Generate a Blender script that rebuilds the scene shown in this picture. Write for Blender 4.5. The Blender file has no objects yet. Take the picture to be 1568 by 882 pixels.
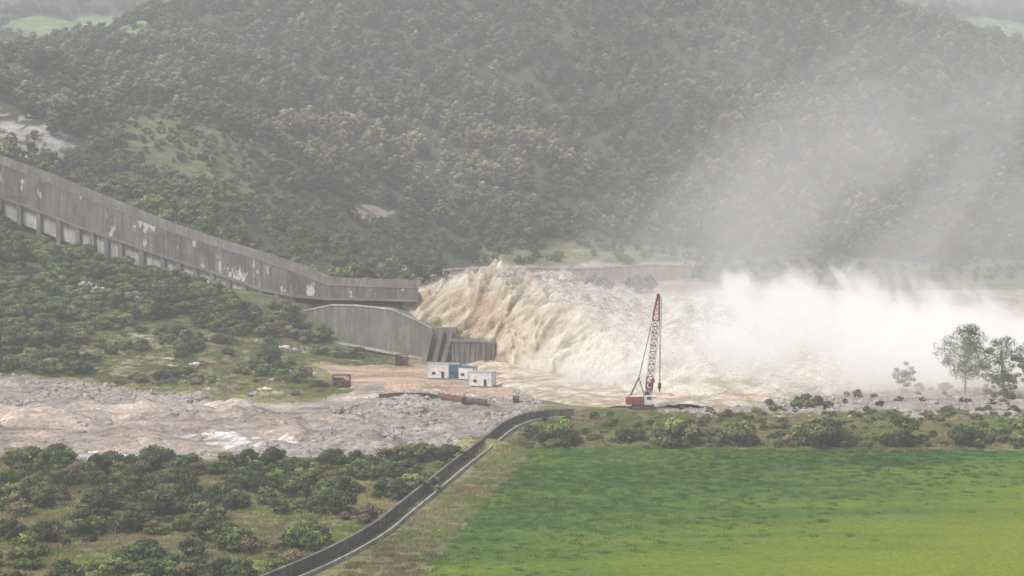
import bpy, math, random, bmesh
import numpy as np
from mathutils import Vector
rng=np.random.default_rng(7); random.seed(7)
scene=bpy.context.scene
# ---------------------------------------------------------------- camera
F=2926.0; CH=70.0; PIT=math.atan(210/F)
cam_d=bpy.data.cameras.new("camera"); cam=bpy.data.objects.new("camera",cam_d)
scene.collection.objects.link(cam); scene.camera=cam
cam_d.sensor_width=36; cam_d.lens=36*F/1568; cam_d.clip_start=1; cam_d.clip_end=20000
cam.location=(0,0,CH); cam.rotation_euler=(math.pi/2-PIT,0,0)
def W(u,v,Y):
    "image pixel (u,v) at an assumed distance Y -> world xyz"
    a=u-784; b=441-v
    dy=F*math.cos(PIT)+b*math.sin(PIT); dz=-F*math.sin(PIT)+b*math.cos(PIT)
    t=Y/dy
    return (a*t,Y,CH+dz*t)
# ---------------------------------------------------------------- noise
_p=rng.permutation(256); _p=np.concatenate([_p,_p,_p])
_g=rng.normal(size=(256,3)); _g/=np.linalg.norm(_g,axis=1)[:,None]
def pn(x,y,z=0.0):
    x=np.asarray(x,float); y=np.asarray(y,float); z=np.zeros_like(x)+z
    xi=np.floor(x).astype(int); yi=np.floor(y).astype(int); zi=np.floor(z).astype(int)
    xf=x-xi; yf=y-yi; zf=z-zi
    u=xf**3*(xf*(xf*6-15)+10); v=yf**3*(yf*(yf*6-15)+10); w=zf**3*(zf*(zf*6-15)+10)
    r=0
    for i in (0,1):
        for j in (0,1):
            for k in (0,1):
                h=_p[_p[_p[(xi+i)&255]+((yi+j)&255)]+((zi+k)&255)]
                g=_g[h]
                d=g[...,0]*(xf-i)+g[...,1]*(yf-j)+g[...,2]*(zf-k)
                r=r+d*(u if i else 1-u)*(v if j else 1-v)*(w if k else 1-w)
    return r
def fbm(x,y,z=0.0,o=4,bil=False,gain=.5):
    s=0;a=1.0;f=1.0
    for i in range(o):
        n=pn(x*f+i*17.3,y*f+i*5.1,np.asarray(z)*f+i*3.7)
        s=s+a*(np.sqrt(n*n+.0012) if bil else n); a*=gain; f*=2.03
    return s
def sst(x,a,b):
    t=np.clip((x-a)/(b-a),0,1); return t*t*(3-2*t)
# ---------------------------------------------------------------- terrain
CP=[]
for y in (-300,0): 
    for x in (-500,0,500): CP.append((x,y,60))
for x in (-200,0,200): CP.append((x,110,26))
for y in (210,300,380,450,520):
    for x in (-220,-130,-70,-25,20,70,140,230): CP.append((x,y,0.0 if y>210 else 1.5))
for y in (590,680,780,880):
    for x in (10,60,120,190,280,400): CP.append((x,y,0.0))
PX=[(0,335,715),(100,370,706),(200,400,697),(300,435,680),(430,472,660),(510,530,645),(590,545,640),(660,556,630),
(0,420,660),(150,430,665),(0,500,605),(130,520,610),(300,520,620),(400,545,610),(0,575,565),(150,590,560),(300,600,555),(450,600,556),(600,590,571),(750,590,571),
(-300,300,720),(-300,450,600),(-300,580,560),(-300,200,800),
(0,272,760),(200,355,740),(400,418,720),(550,450,700),(600,400,800),(640,420,850),(655,440,890),
(700,455,914),(1000,445,957),(1400,440,980),(1800,440,980),(700,410,975),(1000,402,1005),(1300,405,1015),(1568,405,1020),(1900,400,1020),
(700,350,1030),(1000,350,1060),(1300,350,1080),(1568,350,1090),(1900,340,1100),
(450,250,980),(700,250,1150),(1000,250,1170),(1300,250,1190),(1568,250,1200),(1900,250,1200),
(400,330,850),(200,250,880),(0,200,900),(200,170,1000),(0,112,1120),(-200,60,1150),(400,150,1150),(-300,120,950),
(700,120,1320),(1000,120,1350),(1300,120,1370),(1568,150,1330),(1900,170,1330),
(100,93,1230),(250,18,1400),(450,-40,1500),(700,-70,1550),(1000,-70,1600),(1250,-30,1580),(1400,24,1540),(1568,85,1470),(1800,130,1450),
(0,150,1420),(120,120,1500),(100,92,1750),(100,20,2300),(0,-10,2900),(250,60,1750),
(1500,95,1750),(1568,72,2100),(1450,30,2600),(1600,20,3000),(1900,100,2000),(784,-90,2500),(400,-60,2500)]
for a in PX: CP.append(W(*a))
for x in (-3000,-1500,0,1500,3000): CP.append((x,4200,430)); CP.append((x*1.3,6500,760))
CP.append((-900,1500,150)); CP.append((1100,1500,110)); CP.append((-900,600,60)); CP.append((900,600,10)); CP.append((900,300,5)); CP.append((-900,300,10))
CP=np.array(CP); cc=14.0
def kern(d2): return np.sqrt(d2+cc*cc)
A=kern(((CP[:,None,:2]-CP[None,:,:2])**2).sum(-1)); n=len(CP)
M_=np.zeros((n+1,n+1)); M_[:n,:n]=A; M_[:n,n]=1; M_[n,:n]=1
sol=np.linalg.solve(M_,np.append(CP[:,2],0)); wt=sol[:n]; c0=sol[n]
def H(x,y):
    x=np.asarray(x,float); y=np.asarray(y,float); sh=x.shape; x=x.ravel(); y=y.ravel(); z=np.empty(len(x))
    for i in range(0,len(x),40000):
        s=slice(i,i+40000)
        z[s]=kern((x[s,None]-CP[None,:,0])**2+(y[s,None]-CP[None,:,1])**2)@wt+c0
    z=np.where(z<0.6,0.6*np.exp(np.minimum(z-0.6,0)/0.6),z)
    k=np.clip((z-4)/45,0,1)*np.clip((y-560)/200,0,1)
    z=z+k*(fbm(x/130,y/130,0.3,3)*24+fbm(x/45,y/45,2.3,2)*7)+np.clip(y/200,0,1)*fbm(x/14,y/14,1.3,3)*0.5*np.clip(0.4+k,0,1)
    gm=sst(y,425,455)*sst(y,572,550)*sst(x,8,-12)
    z=z+gm*np.maximum(fbm(x/16,y/9,6.3,4)+.05,0)*5.2
    return z.reshape(sh)
Ys=np.concatenate([np.arange(240,760,2.0),np.arange(760,1700,5.0),np.arange(1700,5000,30.0)])
def G(u,v):
    "where the sight line (u,v) meets the terrain"
    d=np.array(W(u,v,1.0)); dx,dz=d[0],d[2]-CH
    t=Ys; hh=H(dx*t,t); rz=CH+dz*t
    k=np.argmax(rz<hh)
    if not (rz<hh).any(): k=len(t)-1
    a,b=t[max(k-1,0)],t[k]
    fa=(CH+dz*a)-H(dx*np.array([a]),np.array([a]))[0]; fb=(CH+dz*b)-hh[k]
    q=a+(b-a)*(fa/(fa-fb) if fa!=fb else 0)
    return np.array([dx*q,q,CH+dz*q])
def GP(L): return np.array([G(*p)[:2] for p in L])
def pip(poly,x,y):
    ins=np.zeros(x.shape,bool); n=len(poly)
    for i in range(n):
        x1,y1=poly[i]; x2,y2=poly[(i+1)%n]
        c=((y1>y)!=(y2>y))
        with np.errstate(divide='ignore',invalid='ignore'):
            ins^= c&(x<(x2-x1)*(y-y1)/((y2-y1) if y2!=y1 else 1e-9)+x1)
    return ins
def inp(poly,x,y,j=3.0,s=12.0):
    jx=fbm(x/s,y/s,9.1,3)*j*1.6; jy=fbm(x/s,y/s,5.7,3)*j*1.6
    return pip(poly,x+jx,y+jy)
P={}
P['gravel']=GP([(-120,570),(0,574),(140,588),(235,606),(330,612),(420,618),(480,618),(545,596),(560,575),(570,556),(655,562),(770,592),(830,612),(830,640),(740,668),(650,690),(560,705),(430,708),(250,702),(0,706),(-200,706)])
P['wet']=GP([(-150,640),(60,626),(250,632),(420,622),(520,634),(480,665),(330,690),(180,698),(-150,700)])
P['track']=GP([(-150,628),(100,624),(300,620),(450,618),(530,606),(575,583),(545,572),(560,560),(640,560),(780,592),(790,610),(700,606),(600,600),(545,616),(430,630),(250,632),(60,640),(-150,645)])
P['puddle']=GP([(290,666),(340,660),(400,666),(440,676),(400,684),(350,682),(300,684)])
P['puddle2']=GP([(90,692),(180,688),(225,696),(180,704),(110,704)])
P['yard']=GP([(480,558),(640,556),(780,590),(785,608),(690,600),(590,598),(540,590),(500,568)])
P['terrace']=GP([(130,508),(300,500),(430,520),(520,530),(600,545),(620,556),(550,560),(470,552),(480,580),(540,600),(430,614),(330,608),(240,604),(150,585),(110,545)])
P['slope']=GP([(-150,300),(0,338),(110,378),(200,405),(300,440),(430,475),(505,520),(480,525),(380,520),(300,500),(140,508),(110,545),(140,580),(0,572),(-150,570)])
P['fore']=GP([(-150,708),(0,706),(250,706),(430,712),(560,708),(650,694),(745,672),(820,640),(760,672),(690,735),(600,815),(420,888),(300,960),(-300,960)])
P['verge']=GP([(830,636),(815,650),(745,700),(650,780),(520,880),(440,960),(560,960),(650,880),(740,770),(822,684),(900,684)])
P['field']=GP([(822,686),(1000,686),(1250,690),(1700,690),(1850,1000),(530,1000),(640,884),(735,775)])
P['hedge']=GP([(800,630),(950,628),(1100,634),(1300,632),(1700,625),(1700,690),(1250,690),(1000,686),(822,686),(790,660)])
P['rocks']=GP([(1000,630),(1260,606),(1420,598),(1700,596),(1700,640),(1300,642),(1060,640)])
P['river']=GP([(770,590),(830,612),(900,622),(1000,626),(1080,628),(1260,604),(1420,594),(1800,590),(1800,445),(1400,447),(1000,450),(720,455),(670,500)])
P['sandbank']=GP([(655,410),(750,404),(900,403),(1060,402),(1065,412),(1000,418),(900,416),(1100,430),(1240,445),(1180,455),(1000,446),(860,440),(660,446)])
P['farbank']=GP([(740,375),(900,368),(1100,385),(1300,398),(1800,395),(1800,450),(1400,448),(1000,450),(720,450),(650,420)])
P['path1']=GP([(500,175),(540,166),(552,200),(530,204),(520,188),(470,186),(430,200),(440,176)])
P['path2']=GP([(535,310),(560,312),(600,320),(590,332),(560,334),(540,328)])
P['grasshill']=GP([(165,165),(240,168),(330,205),(420,240),(420,300),(330,290),(250,270),(170,215)])
P['rockface']=GP([(0,165),(40,185),(90,205),(108,245),(60,246),(0,240),(-60,220),(-60,150)])
P['tan']=GP([(430,190),(560,180),(640,200),(760,190),(900,200),(960,230),(930,270),(800,290),(700,280),(560,265),(430,250)])
P['lite']=GP([(1080,190),(1200,150),(1320,180),(1400,260),(1350,340),(1200,350),(1060,320)])
P['lgreen']=GP([(340,290),(430,300),(540,320),(640,340),(700,370),(660,400),(620,430),(520,430),(420,400),(330,350)])
P['fieldL']=GP([(0,40),(30,30),(70,25),(140,22),(210,25),(230,35),(200,60),(130,82),(80,90),(60,60)])
P['fieldR']=GP([(1440,28),(1500,26),(1600,34),(1700,50),(1700,100),(1560,75),(1480,60)])
C=dict(forest=(.09,.095,.055),grass=(.17,.19,.08),gravel=(.40,.35,.30),wet=(.44,.36,.29),track=(.58,.48,.39),yard=(.56,.41,.29),
 olive=(.27,.26,.115),verge=(.27,.25,.13),terr=(.27,.28,.125),mud=(.42,.34,.25),sand=(.48,.37,.30),far=(.20,.22,.11),dist=(.27,.38,.15),rock=(.46,.43,.38),pud=(.78,.75,.70))
def ground_col(x,y,z):
    col=np.tile(np.array(C['grass']),(len(x),1))
    def put(m,c): col[m]=np.array(C[c])
    put(y>760,'forest')
    put(y>1900,'far'); m=(y>1650)&(fbm(x/220,y/220,2.2,3)>0.02); put(m,'forest')
    put(pip(P['fieldL'],x,y)|pip(P['fieldR'],x,y),'dist')
    put(inp(P['slope'],x,y),'grass')
    put(inp(P['grasshill'],x,y,14,30),'grass')
    put(inp(P['farbank'],x,y,5,30),'far')
    put(inp(P['farbank'],x,y,5,30)&(fbm(x/40,y/12,3.9,4)>.1),'olive')
    put(inp(P['sandbank'],x,y,6,20),'sand')
    put(inp(P['path1'],x,y,4),'sand'); put(inp(P['path2'],x,y,4),'sand')
    put(inp(P['rockface'],x,y,14,15)&(fbm(x/9,y/9,z/6,3)>-.12),'rock')
    put((y<640)&(z<2.5),'olive')
    put(inp(P['river'],x,y,2),'mud')
    put(inp(P['terrace'],x,y),'terr')
    put(inp(P['terrace'],x,y)&(fbm(x/11,y/7,2.9,4)>.2),'track')
    put(inp(P['fore'],x,y),'olive')
    put(inp(P['hedge'],x,y),'verge')
    put(inp(P['gravel'],x,y),'gravel')
    put(inp(P['wet'],x,y,4),'wet'); put(inp(P['track'],x,y,1.5),'track'); put(inp(P['yard'],x,y,1.5),'yard')
    put((inp(P['puddle'],x,y,8,9)|inp(P['puddle2'],x,y,8,9))&(fbm(x/8,y/5,7.9,3)>-.2),'pud')
    put(inp(P['rocks'],x,y),'gravel')
    put(inp(P['verge'],x,y,1),'verge')
    return col
rows=np.concatenate([[-400,-200,-60],np.arange(0,250,10),np.arange(250,720,1.25),np.arange(720,1500,4.5),np.arange(1500,6600,40.0)])
sc=np.concatenate([[-5,-3,-2,-1.5,-1.2],np.linspace(-1,1,480),[1.2,1.5,2,3,5]])
YY,SS=np.meshgrid(rows,sc,indexing='ij'); XX=SS*(0.34*np.maximum(YY,0)+70)
ZZ=H(XX,YY)
def lin(m,vals,name,idx=None):
    at=m.color_attributes.new(name,'FLOAT_COLOR','POINT')
    a=np.ones((len(vals),4),np.float32); a[:,:vals.shape[1]]=vals
    at.data.foreach_set('color',a.ravel())
def grid_mesh(name,X,Y,Z):
    r,c=X.shape; co=np.stack([X,Y,Z],-1).reshape(-1,3).astype(np.float32)
    i=np.arange(r*c).reshape(r,c)
    q=np.stack([i[:-1,:-1],i[:-1,1:],i[1:,1:],i[1:,:-1]],-1).reshape(-1,4)
    return np_mesh(name,co,q)
def np_mesh(name,co,q):
    k=q.shape[1]; m=bpy.data.meshes.new(name)
    m.vertices.add(len(co)); m.vertices.foreach_set('co',np.asarray(co,np.float32).ravel())
    m.loops.add(q.size); m.loops.foreach_set('vertex_index',q.astype(np.int32).ravel())
    m.polygons.add(len(q)); m.polygons.foreach_set('loop_start',np.arange(0,q.size,k,dtype=np.int32))
    m.update(calc_edges=True); return m
def obj(name,m,mats=(),smooth=False,parent=None):
    o=bpy.data.objects.new(name,m); scene.collection.objects.link(o)
    for x in mats: m.materials.append(x)
    if smooth: m.polygons.foreach_set('use_smooth',[True]*len(m.polygons))
    if parent: o.parent=parent
    return o
# ---------------------------------------------------------------- materials
def newmat(name):
    m=bpy.data.materials.new(name); m.use_nodes=True; nt=m.node_tree; nt.nodes.clear()
    out=nt.nodes.new('ShaderNodeOutputMaterial'); return m,nt,out
def N(nt,t,**k):
    n=nt.nodes.new(t)
    for a,b in k.items(): setattr(n,a,b)
    return n
def noise(nt,vec,scale,detail=4,rough=.6,dist=0.0):
    n=N(nt,'ShaderNodeTexNoise'); n.inputs['Scale'].default_value=scale; n.inputs['Detail'].default_value=detail; n.inputs['Roughness'].default_value=rough
    n.inputs['Distortion'].default_value=dist
    if vec: nt.links.new(vec,n.inputs['Vector'])
    return n.outputs['Fac']
def ramp(nt,fac,stops):
    r=N(nt,'ShaderNodeValToRGB'); nt.links.new(fac,r.inputs[0]); e=r.color_ramp.elements
    while len(e)<len(stops): e.new(0.5)
    for a,(p,c) in zip(e,stops):
        a.position=p; a.color=(c,c,c,1) if isinstance(c,(int,float)) else (*c,1)
    return r.outputs[0]
def mix(nt,a,b,f,mode='MIX'):
    m=N(nt,'ShaderNodeMix',data_type='RGBA',blend_type=mode)
    for s,v in ((m.inputs[6],a),(m.inputs[7],b),(m.inputs[0],f)):
        if isinstance(v,bpy.types.NodeSocket): nt.links.new(v,s)
        elif isinstance(v,tuple): s.default_value=(*v,1)
        else: s.default_value=v
    return m.outputs[2]
def mth(nt,op,a,b=0.0,c=0.0):
    m=N(nt,'ShaderNodeMath',operation=op)
    for s,v in zip(m.inputs,(a,b,c)):
        if isinstance(v,bpy.types.NodeSocket): nt.links.new(v,s)
        else: s.default_value=v
    return m.outputs[0]
def pbsdf(nt,out,col,rough=.9,spec=.15,bump=None,bs=.5,bd=.2):
    b=N(nt,'ShaderNodeBsdfPrincipled'); b.inputs['Roughness'].default_value=rough; b.inputs['Specular IOR Level'].default_value=spec
    if isinstance(col,tuple): b.inputs['Base Color'].default_value=(*col,1)
    else: nt.links.new(col,b.inputs['Base Color'])
    if bump is not None:
        bn=N(nt,'ShaderNodeBump'); bn.inputs['Strength'].default_value=bs; bn.inputs['Distance'].default_value=bd
        nt.links.new(bump,bn.inputs['Height']); nt.links.new(bn.outputs[0],b.inputs['Normal'])
    nt.links.new(b.outputs[0],out.inputs[0]); return b
def pos(nt,sx=1,sy=1,sz=1):
    g=N(nt,'ShaderNodeNewGeometry'); mp=N(nt,'ShaderNodeMapping'); mp.inputs['Scale'].default_value=(sx,sy,sz)
    nt.links.new(g.outputs['Position'],mp.inputs['Vector']); return mp.outputs[0]
# ground
mg,nt,out=newmat('ground_soil')
a=N(nt,'ShaderNodeVertexColor',layer_name='col').outputs[0]
p=pos(nt)
f=mix(nt,a,ramp(nt,noise(nt,p,.9,6,.75),[(.3,.45),(.7,1.5)]),1.0,'MULTIPLY')
f=mix(nt,f,ramp(nt,noise(nt,p,.07,4,.6),[(.3,.68),(.7,1.25)]),1.0,'MULTIPLY')
f=mix(nt,f,ramp(nt,noise(nt,pos(nt,.22,1.1,1),.16,5,.65,1.2),[(.38,.62),(.5,1.0),(.62,1.25)]),.9,'MULTIPLY')
f=mix(nt,f,(.3,.26,.18),mth(nt,'MULTIPLY',ramp(nt,noise(nt,p,.16,5,.7),[(.58,0.0),(.7,1.0)]),.3))
pbsdf(nt,out,f,.95,.1,noise(nt,p,1.3,6,.75),.8,.6)
tm=grid_mesh('ground',XX,YY,ZZ)
lin(tm,ground_col(XX.ravel(),YY.ravel(),ZZ.ravel()),'col')
obj('ground',tm,[mg],True)
def flat(name,c,rough=.7,var=.35,scale=1.5,spec=.3,dirt=(.16,.12,.08),da=.4):
    m,nt,out=newmat(name); p=pos(nt)
    f=mix(nt,c,ramp(nt,noise(nt,p,scale,5,.7),[(.3,1-var),(.7,1+var*.5)]),1.0,'MULTIPLY')
    f=mix(nt,f,dirt,mth(nt,'MULTIPLY',ramp(nt,noise(nt,p,scale*.6,5,.7),[(.5,0.0),(.68,1.0)]),da))
    pbsdf(nt,out,f,rough,spec,noise(nt,p,scale*3),.2,.05); return m
def concrete(name,base,stain,whitef=0.0):
    m,nt,out=newmat(name); p=pos(nt); ps=pos(nt,1,1,.12)
    f=mix(nt,base,ramp(nt,noise(nt,p,.35,6,.7),[(.3,.7),(.7,1.25)]),1.0,'MULTIPLY')
    f=mix(nt,f,stain,mth(nt,'MULTIPLY',ramp(nt,noise(nt,ps,.9,5,.7),[(.42,0.0),(.62,1.0)]),.8))
    f=mix(nt,f,stain,mth(nt,'MULTIPLY',ramp(nt,noise(nt,pos(nt,1,1,.3),.11,4,.6),[(.48,0.0),(.6,1.0)]),.55))
    if whitef>0:
        ws=pos(nt,1,1,.45)
        f=mix(nt,f,(.66,.64,.6),mth(nt,'MULTIPLY',ramp(nt,noise(nt,ws,.12,6,.72),[(.575,0.0),(.60,1.0)]),whitef))
    pbsdf(nt,out,f,.9,.15,noise(nt,p,2.0,6,.7),.4,.1); return m
m_con=concrete('weathered_concrete',(.25,.235,.205),(.12,.11,.095))
m_conw=concrete('stained_concrete_wall',(.22,.185,.18),(.085,.072,.07),.75)
m_conl=concrete('pale_concrete',(.52,.50,.46),(.26,.24,.2),.8)
m_cond=concrete('dark_concrete',(.21,.19,.165),(.10,.09,.075))
m_white=flat('white_paint',(.8,.8,.78)); m_blue=flat('blue_paint',(.05,.16,.24)); m_red=flat('red_paint',(.36,.07,.055))
m_rust=flat('rusty_steel',(.20,.085,.06),.85); m_dark=flat('dark_steel',(.05,.048,.045)); m_roof=flat('grey_roof',(.45,.5,.52))
m_emb=concrete('embankment_masonry',(.44,.34,.29),(.26,.2,.17))
class MB:
    def __init__(s): s.v=[];s.f=[];s.mi=[]
    def poly(s,pts,m=0):
        b=len(s.v); s.v+= [tuple(p) for p in pts]; s.f.append(tuple(range(b,b+len(pts)))); s.mi.append(m)
    def hexa(s,p,m=0):
        b=len(s.v); s.v+=[tuple(q) for q in p]
        for f in ((0,3,2,1),(4,5,6,7),(0,1,5,4),(1,2,6,5),(2,3,7,6),(3,0,4,7)):
            s.f.append(tuple(b+i for i in f)); s.mi.append(m)
    def box(s,c,d,m=0,rz=0.0):
        x,y,z=d[0]/2,d[1]/2,d[2]/2; cs,sn=math.cos(rz),math.sin(rz)
        s.hexa([(c[0]+a*cs-b*sn,c[1]+a*sn+b*cs,c[2]+e) for e in (-z,z) for a,b in ((-x,-y),(x,-y),(x,y),(-x,y))],m)
    def beam(s,a,b,w,m=0,n=4):
        a=Vector(a);b=Vector(b);d=(b-a).normalized(); u=d.orthogonal().normalized(); v=d.cross(u)
        k=len(s.v)
        for q in (a,b):
            for i in range(n):
                t=2*math.pi*(i+.5)/n; s.v.append(tuple(q+(u*math.cos(t)+v*math.sin(t))*w*.5*(1.414 if n==4 else 1)))
        for i in range(n):
            j=(i+1)%n; s.f.append((k+i,k+j,k+n+j,k+n+i)); s.mi.append(m)
        s.f.append(tuple(k+i for i in range(n))[::-1]); s.mi.append(m); s.f.append(tuple(k+n+i for i in range(n))); s.mi.append(m)
    def wallseg(s,a0,a1,b0,b1,off,m=0):
        o=Vector(off); a0,a1,b0,b1=map(Vector,(a0,a1,b0,b1))
        s.hexa([a0,b0,b0+o,a0+o,a1,b1,b1+o,a1+o],m)
    def make(s,name,mats,parent=None,bevel=0):
        m=bpy.data.meshes.new(name); m.from_pydata(s.v,[],s.f)
        o=obj(name,m,mats,parent=parent); m.polygons.foreach_set('material_index',s.mi); m.update()
        if bevel: 
            md=o.modifiers.new('b','BEVEL'); md.width=bevel; md.segments=1
        return o
def empty(name,loc=(0,0,0)):
    e=bpy.data.objects.new(name,None); scene.collection.objects.link(e); return e
# ---------------------------------------------------------------- spillway chute
sp=empty('spillway')
st=[(-420,105,150,800),(-250,165,210,772),(0,252,299,722),(60,274,321,716),(120,299,345,710),(185,325,367,702),(250,352,390,695),(325,377,414,684),(400,400,441,672),(450,417,451,667),(500,437,455,662),(570,440,456,657),(640,442,458,651)]
TH=1.0
w=MB();led=MB();far=MB();wat=MB();pil=MB()
def lerp(a,b,t): return Vector(a)*(1-t)+Vector(b)*t
for (u0,t0,b0,y0),(u1,t1,b1,y1) in zip(st[:-1],st[1:]):
    A0,A1,B0,B1=[Vector(q) for q in (W(u0,b0,y0),W(u0,t0,y0),W(u1,b1,y1),W(u1,t1,y1))]
    w.wallseg(A0,A1,B0,B1,(0,TH,0),0)
    w.wallseg(A1+Vector((0,-.2,.002)),A1+Vector((0,-.2,.3)),B1+Vector((0,-.2,.002)),B1+Vector((0,-.2,.3)),(0,TH+.4,0),1)
    led.wallseg(A0+Vector((0,-1.6,-.9)),A0+Vector((0,-1.6,-.05)),B0+Vector((0,-1.6,-.9)),B0+Vector((0,-1.6,-.05)),(0,27,0),0)
    o=Vector((0,25,0)); far.wallseg(A0+o,A1+o+Vector((0,0,1.2)),B0+o,B1+o+Vector((0,0,1.2)),(0,TH,0),0)
    wat.poly([A0+Vector((0,TH,2)),B0+Vector((0,TH,2)),B0+Vector((0,25,2)),A0+Vector((0,25,2))])
    L=(B0-A0).length; k=max(1,int(L/6.5))
    for i in range(k):
        q0=lerp(A0,B0,i/k); q1=lerp(A1,B1,i/k)
        w.wallseg(q0+Vector((0,-.2,0)),q1+Vector((0,-.2,-.3)),q0+Vector((.3,-.2,0)),q1+Vector((.3,-.2,-.3)),(0,.19,0),0)
        gz=float(H(np.array([q0.x]),np.array([q0.y-1]))[0])
        if u0<430:
            top=q0.z-.9
            pil.wallseg((q0.x-.8,q0.y-1.9,gz-3),(q0.x-.8,q0.y-1.2,top),(q0.x+.8,q0.y-1.9,gz-3),(q0.x+.8,q0.y-1.2,top),(0,3,0),0)
    if u0<430:
        pil.wallseg(A0+Vector((0,.4,-8)),A0+Vector((0,.4,-.9)),B0+Vector((0,.4,-8)),B0+Vector((0,.4,-.9)),(0,1,0),1)
w.make('near_chute_wall',[m_conw,m_con,m_cond],sp); led.make('chute_slab',[m_con],sp); far.make('far_chute_wall',[m_con],sp)
pil.make('chute_piers',[m_con,m_conl],sp)
m_mud=flat('muddy_water',(.5,.41,.29),.5,.25,.5,.3,(.6,.55,.45),.5)
wat.make('chute_water',[m_mud],sp)
bk=MB()
prof=[(428,500,487,668),(470,520,476,662),(508,534,468,656),(548,540,469,650),(600,548,475,643),(630,552,488,639),(662,560,504,634)]
for (u0,b0,t0,y0),(u1,b1,t1,y1) in zip(prof[:-1],prof[1:]):
    bk.wallseg(Vector(W(u0,b0,y0))-Vector((0,0,1.5)),W(u0,t0,y0),Vector(W(u1,b1,y1))-Vector((0,0,1.5)),W(u1,t1,y1),(0,2.0,0),0)
    bk.wallseg(Vector(W(u0,t0,y0))+Vector((0,-.3,.003)),Vector(W(u0,t0,y0))+Vector((0,-.3,.4)),Vector(W(u1,t1,y1))+Vector((0,-.3,.003)),Vector(W(u1,t1,y1))+Vector((0,-.3,.4)),(0,2.6,0),1)
    d=Vector((0,2.0,0)); 
    bk.poly([Vector(W(u0,t0,y0))+d+Vector((0,0,-1)),Vector(W(u1,t1,y1))+d+Vector((0,0,-1)),Vector(W(u1,t1,y1))+Vector((0,18,1)),Vector(W(u0,t0,y0))+Vector((0,18,1))],2)
for u in (660,676,690):
    q=Vector(W(u,508,633)); 
    bk.wallseg((q.x-3.5,q.y-3,-1),(q.x-.6,q.y-.5,q.z),(q.x-1.8,q.y-3,-1),(q.x+.8,q.y-.5,q.z),(0,6,0),0)
q=Vector(W(680,505,634)); bk.box((q.x,q.y+3,q.z-3),(8,5,7),2)
for i in range(7):
    u=524+i*15; q=Vector(W(u,529+i*2.0,652-i*1.9)); bk.box((q.x,q.y-1.0,q.z-.6),(2.1,1.2,1.4),3)
    bk.box((q.x+1.6,q.y-1.2,q.z-.7),(.7,1.9,1.8),0)
bk.wallseg(Vector(W(512,526,649)),Vector(W(512,523,649)),Vector(W(655,553,633)),Vector(W(655,549,633)),(0,1.6,0),1)
bk.make('flip_bucket',[m_con,m_conl,m_con,m_dark],sp)
dv=MB()
for (u0,v0,y0,u1,v1,y1) in [(440,462,664,530,470,668),(530,459,668,648,462,664)]:
    dv.wallseg(Vector(W(u0,v0+14,y0)),W(u0,v0,y0),Vector(W(u1,v1+14,y1)),W(u1,v1,y1),(0,1,0),0)
dv.make('bucket_training_wall',[m_con],sp)
cb=MB(); a=Vector(W(692,562,627)); b=Vector(W(757,562,623)); t=Vector(W(692,523,627)).z
cb.wallseg((a.x,a.y,-1),(a.x,a.y,t),(b.x,b.y,-1),(b.x,b.y,t-.3),(0,9,0),0)
cb.wallseg((a.x-.3,a.y-.3,t+.003),(a.x-.3,a.y-.3,t+.5),(b.x+.3,b.y-.3,t-.29),(b.x+.3,b.y-.3,t+.2),(0,9.6,0),1)
for i in range(8):
    q=lerp(a,b,(i+.3)/8); cb.box((q.x,q.y-.25,t/2),(.3,.3,t*.95),0)
for i in range(12):
    q=lerp(a,b,i/11); cb.beam((q.x,q.y,t),(q.x,q.y,t+1.4),.08,2)
cb.beam((a.x,a.y,t+1.4),(b.x,b.y,t+1.2),.08,2)
cb.box((a.x+2,a.y+2,t+1.3),(1.5,1.5,1.8),0)
cb.make('concrete_valve_house',[m_cond,m_con,m_dark])
# far bank embankment wall
em=MB(); ep=[(648,425),(662,416),(700,413),(750,411),(830,411),(890,412),(950,409),(1000,406),(1058,408)]
q=[np.array(W(u,v,955+(u-650)*.06)) for u,v in ep]
for a,b in zip(q[:-1],q[1:]):
    em.wallseg((a[0],a[1]-1.5,-1),(a[0],a[1],a[2]),(b[0],b[1]-1.5,-1),(b[0],b[1],b[2]),(0,14,0),0)
    em.wallseg((a[0],a[1]-.4,a[2]+.003),(a[0],a[1]-.4,a[2]+.7),(b[0],b[1]-.4,b[2]+.003),(b[0],b[1]-.4,b[2]+.7),(0,2,0),1)
    n_=int((b[0]-a[0])/4)
    for i in range(n_):
        c_=a+(b-a)*i/n_; em.wallseg((c_[0],c_[1]-2.0,-1),(c_[0],c_[1]-.3,c_[2]-.2),(c_[0]+.6,c_[1]-2.0,-1),(c_[0]+.6,c_[1]-.3,c_[2]-.2),(0,.6,0),0)
em.make('river_embankment_wall',[m_emb,m_conl])
# ---------------------------------------------------------------- canal
cn=MB()
cl=[G(u,v) for u,v in [(880,640),(840,641),(806,646),(775,661),(745,684),(700,722),(655,760),(612,795),(590,815),(545,842),(490,870),(430,895),(330,940)]]
pts=[]
for i in range(len(cl)-1):
    for k in range(4): pts.append(cl[i]*(1-k/4)+cl[i+1]*k/4)
pts=np.array(pts)
for k in range(3): pts[1:-1]=(pts[:-2]+pts[1:-1]*2+pts[2:])/4
nr=[]
for i in range(len(pts)):
    d=pts[min(i+1,len(pts)-1)]-pts[max(i-1,0)]; d[2]=0; d/=np.linalg.norm(d); nr.append(np.array([-d[1],d[0],0]))
def canal_strip(o0,o1,z0,z1,m):
    for i in range(len(pts)-1):
        q=[]
        for z in (z0,z1):
            for (j,o) in ((i,o0),(i+1,o0),(i+1,o1),(i,o1)):
                pp=pts[j]+nr[j]*o; q.append((pp[0],pp[1],z))
        cn.hexa(q,m)
canal_strip(-1.5,-1.15,-.5,2.3,0); canal_strip(-1.6,-1.05,2.303,2.42,3)
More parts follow.
